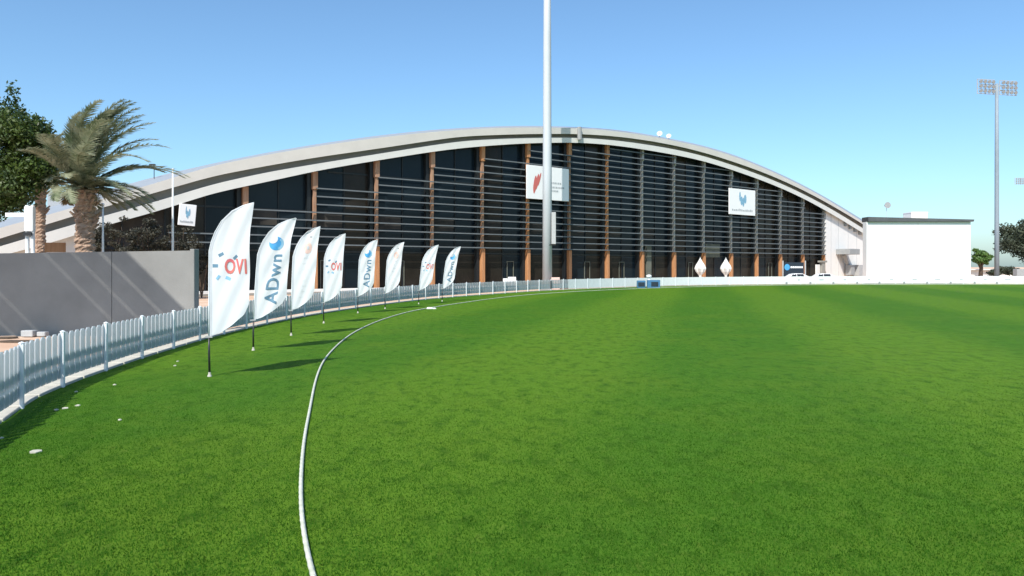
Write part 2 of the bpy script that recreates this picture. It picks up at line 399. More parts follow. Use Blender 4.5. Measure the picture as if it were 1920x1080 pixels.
p = fac(1542, 503, 1.4); mb = MB(); mb.box((p.x, p.y, 1.6), (.9, .5, 3.2), E_, N_); mb.box((p.x, p.y, 3.3), (1.7, .7, .3), E_, N_); mb.build('door_portal', M_recess, base)
p = fac(1533, 503, 1.2); mb = MB(); mb.box((p.x, p.y, 1.4), (.9, .3, 2.8), E_, N_); mb.build('door_leaf', M_gable, base)
p = fac(1215, 490, .25); mb = MB(); mb.box((p.x, p.y, 2.6), (.9, .4, 5.2), E_, N_); mb.build('inner_pillar', M_pillar, base)
p = fac(1335, 470, .2); mb = MB(); mb.box((p.x, p.y, p.z), (3.2, .3, 1.9), E_, N_); mb.build('transom_panel', M_pillar, base)
# drainpipe strut across the fascia near the crown
mb = MB(); a = fac(1086, 238, OF+.15); b = fac(1087, 262, OF+.15); mb.tube([a, b], .28, 8); mb.build('rain_pipe', M_greyp, base)
# lower door frames in the ground storey: faint pale lines
for px in (600, 742, 835, 950, 1095, 1160, 1290, 1440):
    t = tof(px); mb = MB()
    mb.box(fpos(t, 1.5, .08), (.07, .07, 3.0), E_, N_); mb.box(fpos(t+.14, 1.5, .08), (.07, .07, 3.0), E_, N_); mb.box(fpos(t+.07, 3.03, .08), (.97, .07, .07), E_, N_)
    mb.build('door_frame', M_pillar, base)

# billboards hanging on the louvres
def billboard(pxs, pys, off, label, red):
    c = fac((pxs[0]+pxs[1])/2, (pys[0]+pys[1])/2, off)
    t = thing('billboard', c, label, 'banner'); w = (fac(pxs[1], 400, off)-fac(pxs[0], 400, off)).length; h = (pys[1]-pys[0])/F*c.y
    mb = MB(); mb.box(c, (w, .12, h), E_, N_); bevel(mb.build('panel', M_screen, t), .02)
    fr = c+N_*.068
    def P(x, z, d=0): return fr+E_*(x*w)+Vector((0, 0, z*h))+N_*d
    mb = MB()
    if red:
        for (x, z, rx, rz, tl) in ((-.31, -.06, .035, .26, .25), (-.26, .02, .03, .24, .45), (-.21, .10, .02, .20, .6), (-.33, -.16, .025, .18, .1)):
            pts = [P(x+math.cos(a)*rx+math.sin(a)*rz*tl*.3, z+math.sin(a)*rz) for a in np.linspace(0, 2*math.pi, 18, endpoint=False)]; mb.quad(*pts); fr = fr+N_*.004
        mb.build('emblem', M_red, t)
        mb = MB()
        for z, x0, x1 in ((.0, .06, .28), (-.13, .06, .36), (-.24, .06, .20)):
            x = x0
            while x < x1:
                l = random.uniform(.02, .05); mb.quad(P(x, z), P(x+l, z), P(x+l, z+.05), P(x, z+.05)); x += l+.012
        mb.build('lettering', M_pgrey, t)
    else:
        for (x0, x1, z0, z1) in ((-.12, -.07, .02, .40), (-.07, .0, -.13, .22), (.0, .06, -.18, .18), (.06, .14, -.05, .30)):
            pts = [P((x0+x1)/2+math.cos(a)*(x1-x0)*.62, (z0+z1)/2+math.sin(a)*(z1-z0)/2) for a in np.linspace(0, 2*math.pi, 14, endpoint=False)]; mb.quad(*pts); fr = fr+N_*.004
        mb.build('emblem', M_pblue, t)
        mb = MB()
        x = -.40
        while x < .36:
            l = random.uniform(.025, .06); hh = random.uniform(.05, .10); mb.quad(P(x, -.36), P(x+l, -.36), P(x+l, -.36+hh), P(x, -.36+hh)); x += l+.015
        mb.build('lettering', M_pgrey, t)
    return t
billboard((988, 1067), (313, 375), 1.25, 'large white banner with a red flame emblem high on the glass front behind the mast', True)
billboard((1367, 1416), (355, 403), 1.25, 'white banner with a blue crest above grey lettering on the right of the glass front', False)
b3 = billboard((335, 367), (383, 423), 1.4, 'tilted white banner with a pale crest under the left of the arched roof', False)
b3.rotation_euler = (0, R(5), 0)

mb = MB(); e1 = tof(176, .5); e0 = e1-5.2; nn_ = 10
for i in range(nn_):
    a = e0+(e1-e0)*i/nn_; b = e0+(e1-e0)*(i+1)/nn_; za, zb = soffit_z(a, .5), soffit_z(b, .5)
    mb.quad(fpos(a, -.02, .5), fpos(b, -.02, .5), fpos(b, max(zb, .1)+.2, .5), fpos(a, max(za, .1)+.2, .5))
mb.build('end_wall', M_roofl, base)
# satellite aerials on the roof
def aerial(px, py, label, sc):
    p = fac(px, py+9, -1.0); t = thing('roof_aerial', p, label, 'antenna', 'aerials on the crown of the roof')
    mb = MB(); mb.tube([p-Vector((0, 0, .9)), p+Vector((0, 0, 1.1*sc))], .06, 6); mb.build('mast', M_steel, t)
    d = Vector((-.3, -.85, .3)).normalized(); u = d.orthogonal().normalized(); w = d.cross(u); c = p+Vector((0, 0, .6*sc)); mb = MB(); i0 = 0
    rings = [(0, 0), (.3, .04), (.55, .14), (.75, .28)]
    for r, dd in rings:
        for j in range(14):
            a = 2*math.pi*j/14; mb.v.append(tuple(c+(u*math.cos(a)+w*math.sin(a))*(r*sc+.001)+d*dd*sc))
    for kx in range(3):
        for j in range(14): mb.f.append((kx*14+j, kx*14+(j+1) % 14, (kx+1)*14+(j+1) % 14, (kx+1)*14+j))
    mb.build('dish', M_roofl, t, True)
    mb = MB(); mb.tube([c, c+d*.8*sc], .03, 5); mb.build('feed_arm', M_greyp, t)
aerial(1237, 246, 'left one of the two white dish aerials on the roof crown', .50)
aerial(1254, 250, 'right one of the two white dish aerials on the roof crown', .45)
p = fac(289, 322, -4); t = thing('roof_lamp', p, 'small dark lamp on a stalk rising above the left slope of the roof', 'lamp')
mb = MB(); mb.tube([p-Vector((0, 0, 1)), p+Vector((0, 0, .55))], .035, 6); mb.build('stalk', M_black, t)
mb = MB(); mb.box(p+Vector((-.15, 0, .6)), (.45, .25, .14)); mb.build('lamp_head', M_black, t)

# ------------------------------------------------------------------ boundary fence
fo = thing('picket_fence', (fence_line[20][0], fence_line[20][1], 0), 'long white picket fence curving round the green cricket field', 'fence')
FO = Vector(fo['_o'])
i_start = next(i for i, p in enumerate(fence_line) if p[1] > 6); fl = fence_line[i_start:]
i_end = next((i for i, p in enumerate(fl) if p[0] > 90), len(fl)-1); fl = fl[:i_end]
tan = np.gradient(fl, axis=0); tan /= np.linalg.norm(tan, axis=1)[:, None]
def nrm(i): return Vector((tan[i][1], -tan[i][0], 0))     # towards the field
def picket_mesh(w, h=1.10):
    mb = MB(); z0, y = .175, .011; pts = [(-w/2, z0), (w/2, z0), (w/2, h-.05), (w*.25, h), (-w*.25, h), (-w/2, h-.05)]
    F_ = [(x, -y, z) for x, z in pts]; B_ = [(x, y, z) for x, z in pts]
    mb.v += F_+B_; mb.f += [tuple(range(6)), tuple(range(11, 5, -1))]+[(k, k+6, (k+1) % 6+6, (k+1) % 6) for k in range(6)]
    return mb
pm = None; far = MB()
for i in range(len(fl)):
    p = Vector((fl[i][0], fl[i][1], 0)); n = nrm(i); e = Vector((tan[i][0], tan[i][1], 0))
    if i < 260:
        if pm is None:
            o = picket_mesh(.228).build('picket', M_picket); pm = o.data; o.parent = fo
        else:
            o = bpy.data.objects.new('picket', pm); COL.objects.link(o); o.parent = fo
        o.location = p+n*.03-FO; o.rotation_euler = (0, random.uniform(-.01, .01), math.atan2(e.y, e.x))
    else: far.box(p+n*.03+Vector((0, 0, .60)), (.292, .022, 1.0), e, n)
stuff(far.build('picket', M_white, fo))
# rails on the outer side, kerb blocks, posts
for (z, hh) in ((.30, .22), (.575, .18)):
    mb = MB()
    for i in range(0, len(fl)-2, 2):
        a = Vector((*fl[i], z))-nrm(i)*.008; b = Vector((*fl[i+2], z))-nrm(i+2)*.008; e = (b-a).normalized(); n = Vector((e.y, -e.x, 0))
        mb.box((a+b)/2, ((b-a).length+.004, .024, hh), e, n)
    mb.build('rail', M_rail, fo)
mb = MB()
farmb = MB(); nk = 0
for i in range(0, len(fl)-4, 4):
    a = Vector((*fl[i], 0)); b = Vector((*fl[i+4], 0)); e = (b-a).normalized(); n = Vector((e.y, -e.x, 0)); L_ = (b-a).length
    tgt = MB() if i < 400 else farmb
    tgt.box((a+b)/2+n*-.17, (L_-.09, .46, .10), e, n)
    if i < 400: bevel(tgt.build('kerb_block', M_kerb, fo), .012)
stuff(farmb.build('kerb_block', M_kerb, fo))
postm = None
for i in range(0, len(fl), 8):
    p = Vector((*fl[i], 0)); n = nrm(i); e = Vector((tan[i][0], tan[i][1], 0))
    if postm is None:
        mb = MB(); mb.box((0, 0, .56), (.085, .06, 1.12)); mb.lathe((0, 0, 1.12), [(.055, 0), (.055, .015), (.0, .04)], 4)
        o = mb.build('post', M_rail); postm = o.data; o.parent = fo
    else:
        o = bpy.data.objects.new('post', postm); COL.objects.link(o); o.parent = fo
    o.location = p+n*(.075 if i < 260 else .045)-FO; o.rotation_euler = (0, 0, math.atan2(e.y, e.x))

for q in range(10):
    for px, nm_, m_ in ((1475+43.7*q, 'foot', M_greyp), (1497+43.7*q, 'panel_mark', M_pgrey)):
        u = (px-960)/F; i = min(range(len(fl)), key=lambda i: abs(fl[i][0]-u*fl[i][1]) if fl[i][1] > 60 else 1e9); p = Vector((*fl[i], 0)); n = nrm(i); e = Vector((tan[i][0], tan[i][1], 0))
        mb = MB()
        if nm_ == 'foot': mb.box(p+n*.14+Vector((0, 0, .18)), (.22, .12, .34), e, n)
        else: mb.box(p+n*.055+Vector((0, 0, .62)), (random.uniform(.3, .8), .012, .16), e, n)
        mb.build(nm_, m_, fo)

# ------------------------------------------------------------------ boundary rope
RP = [(3.0, -1.0), (.6, 1.6), (-.9, 4.2), (-1.59, 5.91), (-2.10, 7.3), (-2.42, 8.6), (-2.84, 10.1), (-3.33, 12.25), (-4.12, 15.6), (-4.83, 19.05), (-5.28, 22.1), (-5.70, 25.8),
      (-5.93, 29.6), (-5.95, 34.3), (-5.55, 40.2), (-4.85, 44), (-3.5, 49.5), (-1.2, 57.5), (2.2, 66), (8.5, 76), (18, 86.5), (30, 95.3), (45, 100.9), (71, 102.4), (90, 98), (105, 88)]
rl = cr(RP, .06)
kq = np.exp(-.5*(np.arange(-50, 51)/20)**2); kq /= kq.sum(); rl = np.c_[np.convolve(rl[:, 0], kq, 'valid'), np.convolve(rl[:, 1], kq, 'valid')]
rt = np.gradient(rl, axis=0); rt /= np.linalg.norm(rt, axis=1)[:, None]
mb = MB(); nn = 9; kk = 0
i = 0; idx = []
while i < len(rl):
    idx.append(i); i += 1 if rl[i][1] < 30 else (4 if rl[i][1] < 60 else 12)
for q, i in enumerate(idx):
    n = Vector((rt[i][1], -rt[i][0], 0)); tw = i*.06*11
    for j in range(nn):
        a = 2*math.pi*j/nn; r = .023*(1+.10*math.cos(3*(a-tw)))
        mb.v.append((rl[i][0]+n.x*math.cos(a)*r, rl[i][1]+n.y*math.cos(a)*r, .026+math.sin(a)*r))
    if q:
        for j in range(nn): a_ = (q-1)*nn+j; b_ = (q-1)*nn+(j+1) % nn; mb.f.append((a_, b_, b_+nn, a_+nn))
tag(mb.build('boundary_rope', M_rope, None, True), 'thick white boundary rope curving across the green grass', 'rope')
p = gnd(806, 579); mb = MB(); mb.lathe((p.x, p.y, 0), [(.20, 0), (.20, .04), (.14, .09), (0, .10)], 10); mb.lathe((p.x+.26, p.y, 0), [(.12, 0), (.10, .05), (0, .07)], 8)
tag(mb.build('rope_marker', M_white), 'small white marker lying where the boundary rope bends by the seventh flag', 'marker')

# ------------------------------------------------------------------ feather flags
LZ = [.90, 1.4, 2.0, 2.8, 2.98, 3.22, 3.46, 3.69, 3.81, 3.88]; LX = [0, 0, 0, .0, .04, .13, .27, .51, .75, .99]
RZ = [.90, .96, 1.14, 1.38, 1.62, 2.45, 3.28, 3.88]; RX = [.02, .21, .51, .77, .87, .89, .915, .995]
def flag(px, py, kind, lean, yaw, wx, label):
    g = gnd(px, py); t = thing('feather_flag', g, label, 'flag'); t.rotation_euler = (0, 0, yaw)
    ph = random.uniform(0, 6)
    def sh(x, z): return x*wx+lean*(max(z, 0)/3.9)**1.6, z
    def rip(x, z):
        return .035*math.sin(4.2*x+2.1*z+ph)*min(1, x*2.2)+.020*math.sin(15*x-6.5*z+ph*2)*min(1, x*3)
    def C(x, z, d=0):
        X, Z = sh(x, z); return (X, -rip(x, z)-d, Z)
    mb = MB(); rows = 46; cols = 12; zs = .9+(3.88-.9)*np.linspace(0, 1, rows)
    for z in zs:
        l, r = np.interp(z, LZ, LX), np.interp(z, RZ, RX)
        for c in range(cols): mb.v.append(C(l+(r-l)*c/(cols-1), z))
    for a in range(rows-1):
        for c in range(cols-1): i = a*cols+c; mb.f.append((i, i+1, i+1+cols, i+cols))
    def put(mbx, name, m, parent, smooth=False):
        me = bpy.data.meshes.new(name); me.from_pydata([tuple(v) for v in mbx.v], [], mbx.f); me.materials.append(m)
        if smooth: me.polygons.foreach_set('use_smooth', [True]*len(me.polygons))
        o = bpy.data.objects.new(name, me); COL.objects.link(o); o.parent = parent; return o
    sail = put(mb, 'sail', M_cloth, t, True)
    # pole: straight then bending along the leading edge
    pts = [(0, 0, .0)]+[(sh(0, z)[0]-.012, 0, z) for z in (.5, .9, 1.6, 2.3)]+[(sh(np.interp(z, LZ, LX), z)[0]-.008, 0, z+.004) for z in (2.8, 3.0, 3.22, 3.46, 3.69, 3.81, 3.88)]
    mb = MB(); mb.tube(pts[:3], [.026, .024, .020], 8); put(mb, 'pole', M_black, t, True)
    mb = MB(); mb.tube(pts[2:], [.020, .017, .014, .012, .011, .010, .009, .008, .007, .006], 7); put(mb, 'sleeve_pole', M_rail, t, True)
    mb = MB(); mb.lathe((0, 0, 0), [(.05, 0), (.045, .03), (.030, .05), (.028, .10)], 10); put(mb, 'ground_spike', M_kerb, t, True)
    mb = MB(); mb.box((-.01, 0, .885), (.16, .05, .035)); put(mb, 'clip', M_greyp, t)
    def patch(fn, name, m, d=.006, nu=10, nv=8):
        mb = MB()
        for a in range(nv+1):
            for b in range(nu+1): x, z = fn(b/nu, a/nv); mb.v.append(C(x, z, d))
        for a in range(nv):
            for b in range(nu): i = a*(nu+1)+b; mb.f.append((i, i+1, i+nu+2, i+nu+1))
        return put(mb, name, m, sail)
    patch(lambda u, v: (np.interp(.92+v*2.9, LZ, LX)+.006+u*.05, .92+v*2.9), 'hem', M_hem, .004, 2, 40)
    def disc(cx, cz, rx, rz, name, m, d=.006, arc=(0, 2*math.pi), inner=0):
        return patch(lambda u, v: (cx+math.cos(arc[0]+(arc[1]-arc[0])*u)*rx*(inner+(1-inner)*v), cz+math.sin(arc[0]+(arc[1]-arc[0])*u)*rz*(inner+(1-inner)*v)), name, m, d, 24, 3)
    def words(txt, size, cx, cz, rot, m, bold, name='lettering', sqx=1, sqz=1, slope=0):
        me = text_mesh(txt, size, m, bold, name)
        for v in me.vertices:
            x, y = v.co.x*sqx, v.co.y*sqz; X = cx+x*math.cos(rot)-y*math.sin(rot); Z = cz+x*math.sin(rot)+y*math.cos(rot)
            X += slope*(Z-cz)
            v.co = C(X, Z, .011)
        o = bpy.data.objects.new(name, me); COL.objects.link(o); o.parent = sail
    if kind == 'A':
        words('OVI', .45, .585, 2.44, 0, M_red, .014, 'lettering', .62, 1.0)
        for (x, z, r, aa) in ((.25, 2.72, .055, .5), (.56, 2.66, .050, .8), (.13, 2.47, .055, 0), (.20, 2.21, .050, .9), (.41, 2.19, .055, -.4)):
            patch(lambda u, v, x=x, z=z, r=r, aa=aa: (x+((u-.5)*2.2*r)*math.cos(aa)-((v-.5)*1.1*r)*math.sin(aa), z+((u-.5)*2.2*r)*math.sin(aa)+((v-.5)*1.3*r)*math.cos(aa)),
                  'print_dash', M_slate if z > 2.3 else M_pblue, .006, 3, 2)
    elif kind == 'B':
        disc(.50, 3.13, .21, .20, 'emblem', M_blue, .006)
        disc(.50, 3.13, .21, .20, 'emblem', M_pblue, .010, (R(-70), R(50)), .66); disc(.40, 3.26, .145, .13, 'emblem', M_cloth, .014)
        words('ADwn', .52, .50, 2.10, R(90), M_slate, .010, 'lettering', 1.0, .92, .06)
    else:
        disc(.55, 3.12, .15, .21, 'emblem', M_pink, .006, (0, 2*math.pi), .30)
        disc(.56, 3.12, .05, .07, 'emblem', M_pgrey, .008)
        pass
        # faint upright strokes, no legible words
        for q, z in enumerate(np.linspace(1.35, 2.75, 8)):
            x = .28+.12*(q/7)+.03*(q % 2)
            patch(lambda u, v, x=x, z=z, q=q: (x+u*(.11+.05*(q*7 % 3)), z+v*.03), 'print_dash', M_faint, .006, 3, 1)
            if q % 3: patch(lambda u, v, x=x, z=z, q=q: (x+.03*(q % 4)+u*.025, z+v*.10), 'print_dash', M_faint, .006, 1, 3)
        patch(lambda u, v: (.60+u*.09, 3.48+v*.06), 'print_dash', M_greyp, .006, 2, 2)
    return t
flag(393, 706, 'A', .0, .0, 1.0, 'nearest and largest white feather flag with red letters and blue dashes')
flag(475, 657, 'B', .22, R(4), 1.02, 'white feather flag with blue ball emblem, second nearest in the row')
flag(546, 629, 'C', .12, R(0), .93, 'white feather flag with pink ring emblem, third nearest, leaning on the second')
flag(607, 606, 'A', .05, R(-3), .92, 'white feather flag with small red letters, fourth from the camera')
flag(671, 587, 'B', .12, R(3), .93, 'white feather flag with blue ball emblem, fifth from the camera')
flag(722, 579, 'C', .20, R(0), .93, 'white feather flag with faint pink ring, sixth from the camera')
flag(785, 570, 'A', .40, R(0), .93, 'leaning white feather flag with red letters, second smallest in the row')
flag(829, 565, 'B', .45, R(2), .88, 'farthest white feather flag, leaning, with a blue ball emblem')

# ------------------------------------------------------------------ grey wall
gw = thing('grey_wall', (-18, 27, 0), 'plain grey rendered wall behind the near fence with diagonal shadows', 'wall')
segs = [(-34, -21.5), (-21.5, -14.42), (-14.42, -11.53)]
for a, b in segs:
    mb = MB(); za = 2.93+(a+18.5)*.0145; zb = 2.93+(b+18.5)*.0145; a += .01; b -= .012
    mb.quad((a, 26.9, -.03), (b, 26.9, -.03), (b, 26.9, zb), (a, 26.9, za)); mb.quad((b, 27.25, -.03), (a, 27.25, -.03), (a, 27.25, za), (b, 27.25, zb))
    mb.quad((a, 26.9, za), (b, 26.9, zb), (b, 27.25, zb), (a, 27.25, za)); mb.quad((b, 26.9, -.03), (b, 27.25, -.03), (b, 27.25, zb), (b, 26.9, zb))
    mb.quad((a, 27.25, -.03), (a, 26.9, -.03), (a, 26.9, za), (a, 27.25, za)); mb.build('wall_panel', M_wall, gw)
mb = MB(); mb.box((-11.51, 27.07, 1.54), (.16, .42, 3.10)); bevel(mb.build('end_post', M_wall, gw), .015)
p = gnd(65, 629); mb = MB(); mb.box(p+Vector((0, -.3, .10)), (.42, .3, .22)); mb.box(p+Vector((.45, -.25, .08)), (.3, .25, .16))
tag(bevel(mb.build('concrete_block', M_cooling), .02), 'small pale concrete blocks on the sand at the foot of the grey wall', 'block')
for q, (px, py, w) in enumerate(((30, 640, 1.3), (12, 633, .8))):
    g = gnd(px, py); mb = MB(); pts = [(g.x+math.cos(a)*w*random.uniform(.7, 1.1)*.6, g.y+math.sin(a)*.35*random.uniform(.6, 1), 0) for a in np.linspace(0, 2*math.pi, 12, endpoint=False)]
    mb.quad(*[(x, y, .02) for x, y, z in pts]); mb2 = [(x*1, y, -.03) for x, y, z in pts]
    for k in range(12): mb.quad(pts[k][:2]+(.02,), pts[(k+1) % 12][:2]+(.02,), mb2[(k+1) % 12], mb2[k])
    tag(mb.build('soil_patch', M_bark), ['dark soil patch on the salmon sand left of the concrete blocks', 'small dark soil patch on the sand at the left frame edge'][q], 'soil')

# slats added out of frame, only to throw diagonal shade on the wall
cn = thing('shade_slats', (-24, 17, 0), 'unseen slats on posts, added left of the frame to throw diagonal shade on the grey wall', 'canopy')
dl = Vector((2.04, 0, -2.03)).normalized()
for k in range(13):
    wd = random.uniform(.97, 1.06)
    base_p = Vector((-13.80-1.02*k-.5, 26.9, 2.93)); s0 = 14.0
    a = base_p-dl*.5; L0 = 4.6; b = base_p+dl*L0
    if k in (0,): b = base_p+dl*3.9
    P0 = a+SUN*(s0+.8); P1 = b+SUN*s0
    ax = (P1-P0); wv = Vector((1, 0, 0)); wv = (wv-ax.normalized()*wv.dot(ax.normalized())).normalized()
    mb = MB(); mb.box((P0+P1)/2, (ax.length, wd*random.uniform(.688, .712), .06), ax, wv); mb.build('shade_slat', M_greyp, cn)
for x in (-30, -23, -16.6):
    mb = MB(); mb.tube([(x, 16.4, 0), (x, 16.4, 12.4)], .12, 8); mb.build('post', M_steel, cn)

# ------------------------------------------------------------------ vegetation
def leaf_cloud(name, blobs, n, size, m, parent, seed=0, flat=.5):
    r = np.random.default_rng(seed); vols = np.array([b[3]*b[4]*b[5] for b in blobs]); pr = vols**.75; pr /= pr.sum()
    ids = r.choice(len(blobs), n, p=pr); B = np.array(blobs)[ids]
    d = r.normal(size=(n, 3)); d /= np.linalg.norm(d, axis=1)[:, None]
    rad = r.random(n)**(1/2.2); rad *= 1+.12*np.sin(d[:, 0]*7+ids)*np.cos(d[:, 2]*6+ids*2)
    c = B[:, :3]+d*B[:, 3:6]*rad[:, None]
    # clumps: pull leaves toward twig ends
    u = r.normal(size=(n, 3)); u /= np.linalg.norm(u, axis=1)[:, None]; w = np.cross(u, d+r.normal(size=(n, 3))*.6); w /= np.linalg.norm(w, axis=1)[:, None]+1e-9
    s = size*r.uniform(.6, 1.3, n)[:, None]
    V = np.zeros((n*4, 3)); V[0::4] = c-u*s; V[1::4] = c+w*s*flat; V[2::4] = c+u*s; V[3::4] = c-w*s*flat
    V -= np.array(parent['_o']) if parent is not None else 0
    o = bpy.data.objects.new(name, tri_mesh(name, V, m, 4)); COL.objects.link(o); o.parent = parent; return o
def clumpy(center, rx, ry, rz, n, r0, r1, seed):
    r = random.Random(seed); B = []
    for _ in range(n):
        while True:
            d = Vector((r.uniform(-1, 1), r.uniform(-1, 1), r.uniform(-1, 1)))
            if .35 < d.length < 1: break
        s = r.uniform(r0, r1); B.append((center[0]+d.x*rx, center[1]+d.y*ry, center[2]+d.z*rz, s*1.15, s*1.15, s*.8))
    return B
# big leafy tree, left edge
tr = thing('leafy_tree', (-22.9, 31.5, 0), 'dark green leafy tree at the left edge beside the palm', 'tree')
mb = MB(); mb.tube([(-22.9, 31.5, 0), (-22.8, 31.5, 2.5), (-22.6, 31.4, 4.4), (-22.3, 31.4, 6.5)], [.32, .26, .22, .12], 9); mb.build('trunk', M_bark, tr, True)
for q, e in enumerate(((-21.0, 31, 6.2), (-24.5, 31.6, 6.8), (-20.4, 31.8, 7.6), (-23.4, 30.6, 8.5), (-21.6, 30.9, 5.0))):
    mb = MB(); mb.tube([(-22.7, 31.45, 3.3+.3*q), ((-22.7+e[0])/2, 31.4, (3.6+e[2])/2+.2), e], [.14, .09, .03], 6); mb.build('limb', M_bark, tr, True)
bl = clumpy((-21.9, 31.4, 7.1), 2.5, 2.0, 2.4, 70, .35, .8, 3)+[(-22.9, 31.4, 7.0, 1.9, 1.7, 2.0)]+clumpy((-20.2, 31.2, 6.7), .95, 1.2, 1.6, 28, .25, .55, 5)+[(-21.0, 31.4, 9.7, .30, .3, .7), (-20.4, 31.4, 7.6, .8, .8, .9), (-20.3, 31.4, 6.2, .8, .8, .9), (-21.3, 31.4, 8.9, .8, .8, .7), (-20.55, 31.4, 8.8, .22, .3, .4), (-21.7, 31.4, 8.3, 1.1, 1.0, 1.0), (-22.0, 31.4, 6.0, 1.7, 1.4, 1.6), (-20.9, 31.4, 5.4, .9, .9, .8), (-21.2, 31.4, 7.4, 1.2, 1.0, 1.2)]
leaf_cloud('crown', bl, 36000, .085, M_leafd, tr, 4)

def palm(x, y, zt, r0, nf, flen, label, seed, wind, trunk_lean=0):
    rr = random.Random(seed); t = thing('date_palm', (x, y, 0), label, 'palm tree')
    # trunk with leaf-base rings
    mb = MB(); n = 14; rings = int(zt/.085)
    for k in range(rings+1):
        z = zt*k/rings; f = k/rings
        r = r0*(1.12-.22*f+.18*max(0, f-.72)/.28)*(1+.09*((k % 3)-1))
        for j in range(n):
            a = 2*math.pi*j/n+k*.22; rj = r*(1+.07*math.sin(j*3+k*1.7)+rr.uniform(-.05, .05))
            mb.v.append((x+trunk_lean*f*f+math.cos(a)*rj, y+math.sin(a)*rj, z))
        if k:
            for j in range(n): a_ = (k-1)*n+j; b_ = (k-1)*n+(j+1) % n; mb.f.append((a_, b_, b_+n, a_+n))
    mb.build('trunk', M_trunk, t)
    cx, cy = x+trunk_lean, y
    # cut leaf bases
    for k in range(22):
        a = rr.uniform(0, 2*math.pi); z = zt-rr.uniform(.0, 1.5); mb = MB()
        d = Vector((math.cos(a), math.sin(a), .9)).normalized(); p = Vector((cx+math.cos(a)*r0*.9, cy+math.sin(a)*r0*.9, z))
        mb.tube([p, p+d*rr.uniform(.2, .38)], [.075, .035], 5); mb.build('leaf_base', M_trunk, t)
    for k in range(nf):
        a = k*2.39996+rr.uniform(-.2, .2); el = R(rr.uniform(-4, 88)) if k > 6 else R(rr.uniform(62, 88))
        d = Vector((math.cos(a)*math.cos(el), math.sin(a)*math.cos(el), math.sin(el)))
        p = Vector((cx, cy, zt+.1))+d*.15; L_ = flen*rr.uniform(.72, 1.05)*(1 if el > .55 else .64)*(1-.50*max(0, -math.cos(a)*math.cos(el))*(wind > 1)); ns = 16; st = L_/ns; pts = [p.copy()]
        for q in range(ns):
            f = q/ns; d = (d+Vector((wind*.060*(.3+f), 0, -.100*(.2+f*1.3)*math.cos(el*.85)-.015*f))).normalized(); p = p+d*st; pts.append(p.copy())
        mb = MB(); mb.tube(pts, [.028*(1-.8*q/ns)+.004 for q in range(ns+1)], 4, False)
        for q in range(3, ns*5):
            f = q/(ns*5); i = min(int(f*ns), ns-1); g = f*ns-i; c = pts[i].lerp(pts[i+1], g); tg = (pts[i+1]-pts[i]).normalized()
            side = tg.cross(Vector((0, 0, 1)));
            if side.length < .05: side = Vector((0, 1, 0))
            side.normalize(); up = side.cross(tg)
            ll = .52*flen/4*max(.30, math.sin(min(1, (f*.86+.14))*math.pi)**.45)*rr.uniform(.8, 1.1)
            for sgn in (-1, 1):
                dd = (side*sgn*.72+tg*.62+up*rr.uniform(.05, .45)+Vector((wind*.14, 0, -.16))).normalized(); wv = tg*.022*flen/3.2
                e1 = c+dd*ll*.6+Vector((0, 0, -.01)); e2 = c+dd*ll+Vector((wind*.03, 0, -.07*ll))
                mb.quad(c-wv, c+wv, e1+wv*.8, e2, e1-wv*.8)
        mb.build('frond', M_frond if rr.random() > .10 or el > .6 else M_dryfr, t)
    return t
palm(-17.15, 30.0, 5.5, .36, 60, 3.95, 'tall date palm with windblown grey-green fronds and thick brown trunk', 11, 1.35)
palm(-24.0, 38.0, 6.6, .24, 30, 3.2, 'slimmer date palm half hidden behind the leafy tree', 23, .5)

# dark shrubs added to stand in for foliage reflections in the left glazing
k = 0
refl_shrub_spots = [(205, 470, 'rounded dark shrub standing in for glazing reflections just right of the palm trunk'), (240, 462, 'olive shrub standing in for glazing reflections between the two thin flagpoles, left one of the pair'),
               (285, 466, 'olive shrub standing in for glazing reflections left of the taller flagpole under the roof edge'), (335, 470, 'dark olive shrub standing in for glazing reflections below the tilted white banner'),
               (378, 505, 'dark shrub standing in for glazing reflections in the gap between the grey wall and nearest flag')]
for px, py, lab in refl_shrub_spots:
    Y = 52+k*1.6; p = at(px, 500, Y); zt = at(px, py-62, Y).z; s = thing('reflection_shrub', (p.x, p.y, 0), lab, 'shrub', 'shrubs standing in for reflections in the left glazing')
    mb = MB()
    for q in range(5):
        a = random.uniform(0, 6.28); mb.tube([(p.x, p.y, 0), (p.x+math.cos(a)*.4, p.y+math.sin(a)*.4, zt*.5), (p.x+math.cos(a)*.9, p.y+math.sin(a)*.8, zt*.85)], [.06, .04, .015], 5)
    mb.build('stem', M_bark, s); leaf_cloud('crown', clumpy((p.x, p.y, zt*.58), 1.3, .8, zt*.38, 26, .22, .5, 40+k), 4200, .09, M_reflshrub, s, 50+k); k += 1
# trees at the right edge
def tree(px, pytop, pybot, wpx, Y, label, m, seed, n, leaf, nb_, trunk=True):
    c = at(px, (pytop+pybot)/2, Y); g = (c.x, Y, 0); t = thing('shade_tree', g, label, 'tree'); rx = wpx/2/F*Y; rz = (pybot-pytop)/2/F*Y
    mb = MB(); mb.tube([(c.x, Y, 0), (c.x+.2, Y, c.z*.5), (c.x, Y, c.z+rz*.2)], [.45, .34, .15], 8); mb.build('trunk', M_bark, t, True)
    for q in range(5):
        a = q*1.3; mb = MB(); mb.tube([(c.x+.1, Y, c.z*.45), (c.x+math.cos(a)*rx*.4, Y+math.sin(a)*rx*.4, c.z), (c.x+math.cos(a)*rx*.7, Y+math.sin(a)*rx*.7, c.z+rz*.3)], [.2, .12, .04], 5); mb.build('limb', M_bark, t, True)
    leaf_cloud('crown', clumpy((c.x, Y, c.z), rx*.86, rx*.8, rz*.82, nb_, rx*.14, rx*.32, seed)+[(c.x+rx*.1, Y, c.z, rx*.62, rx*.6, rz*.66)], n, leaf, m, t, seed)
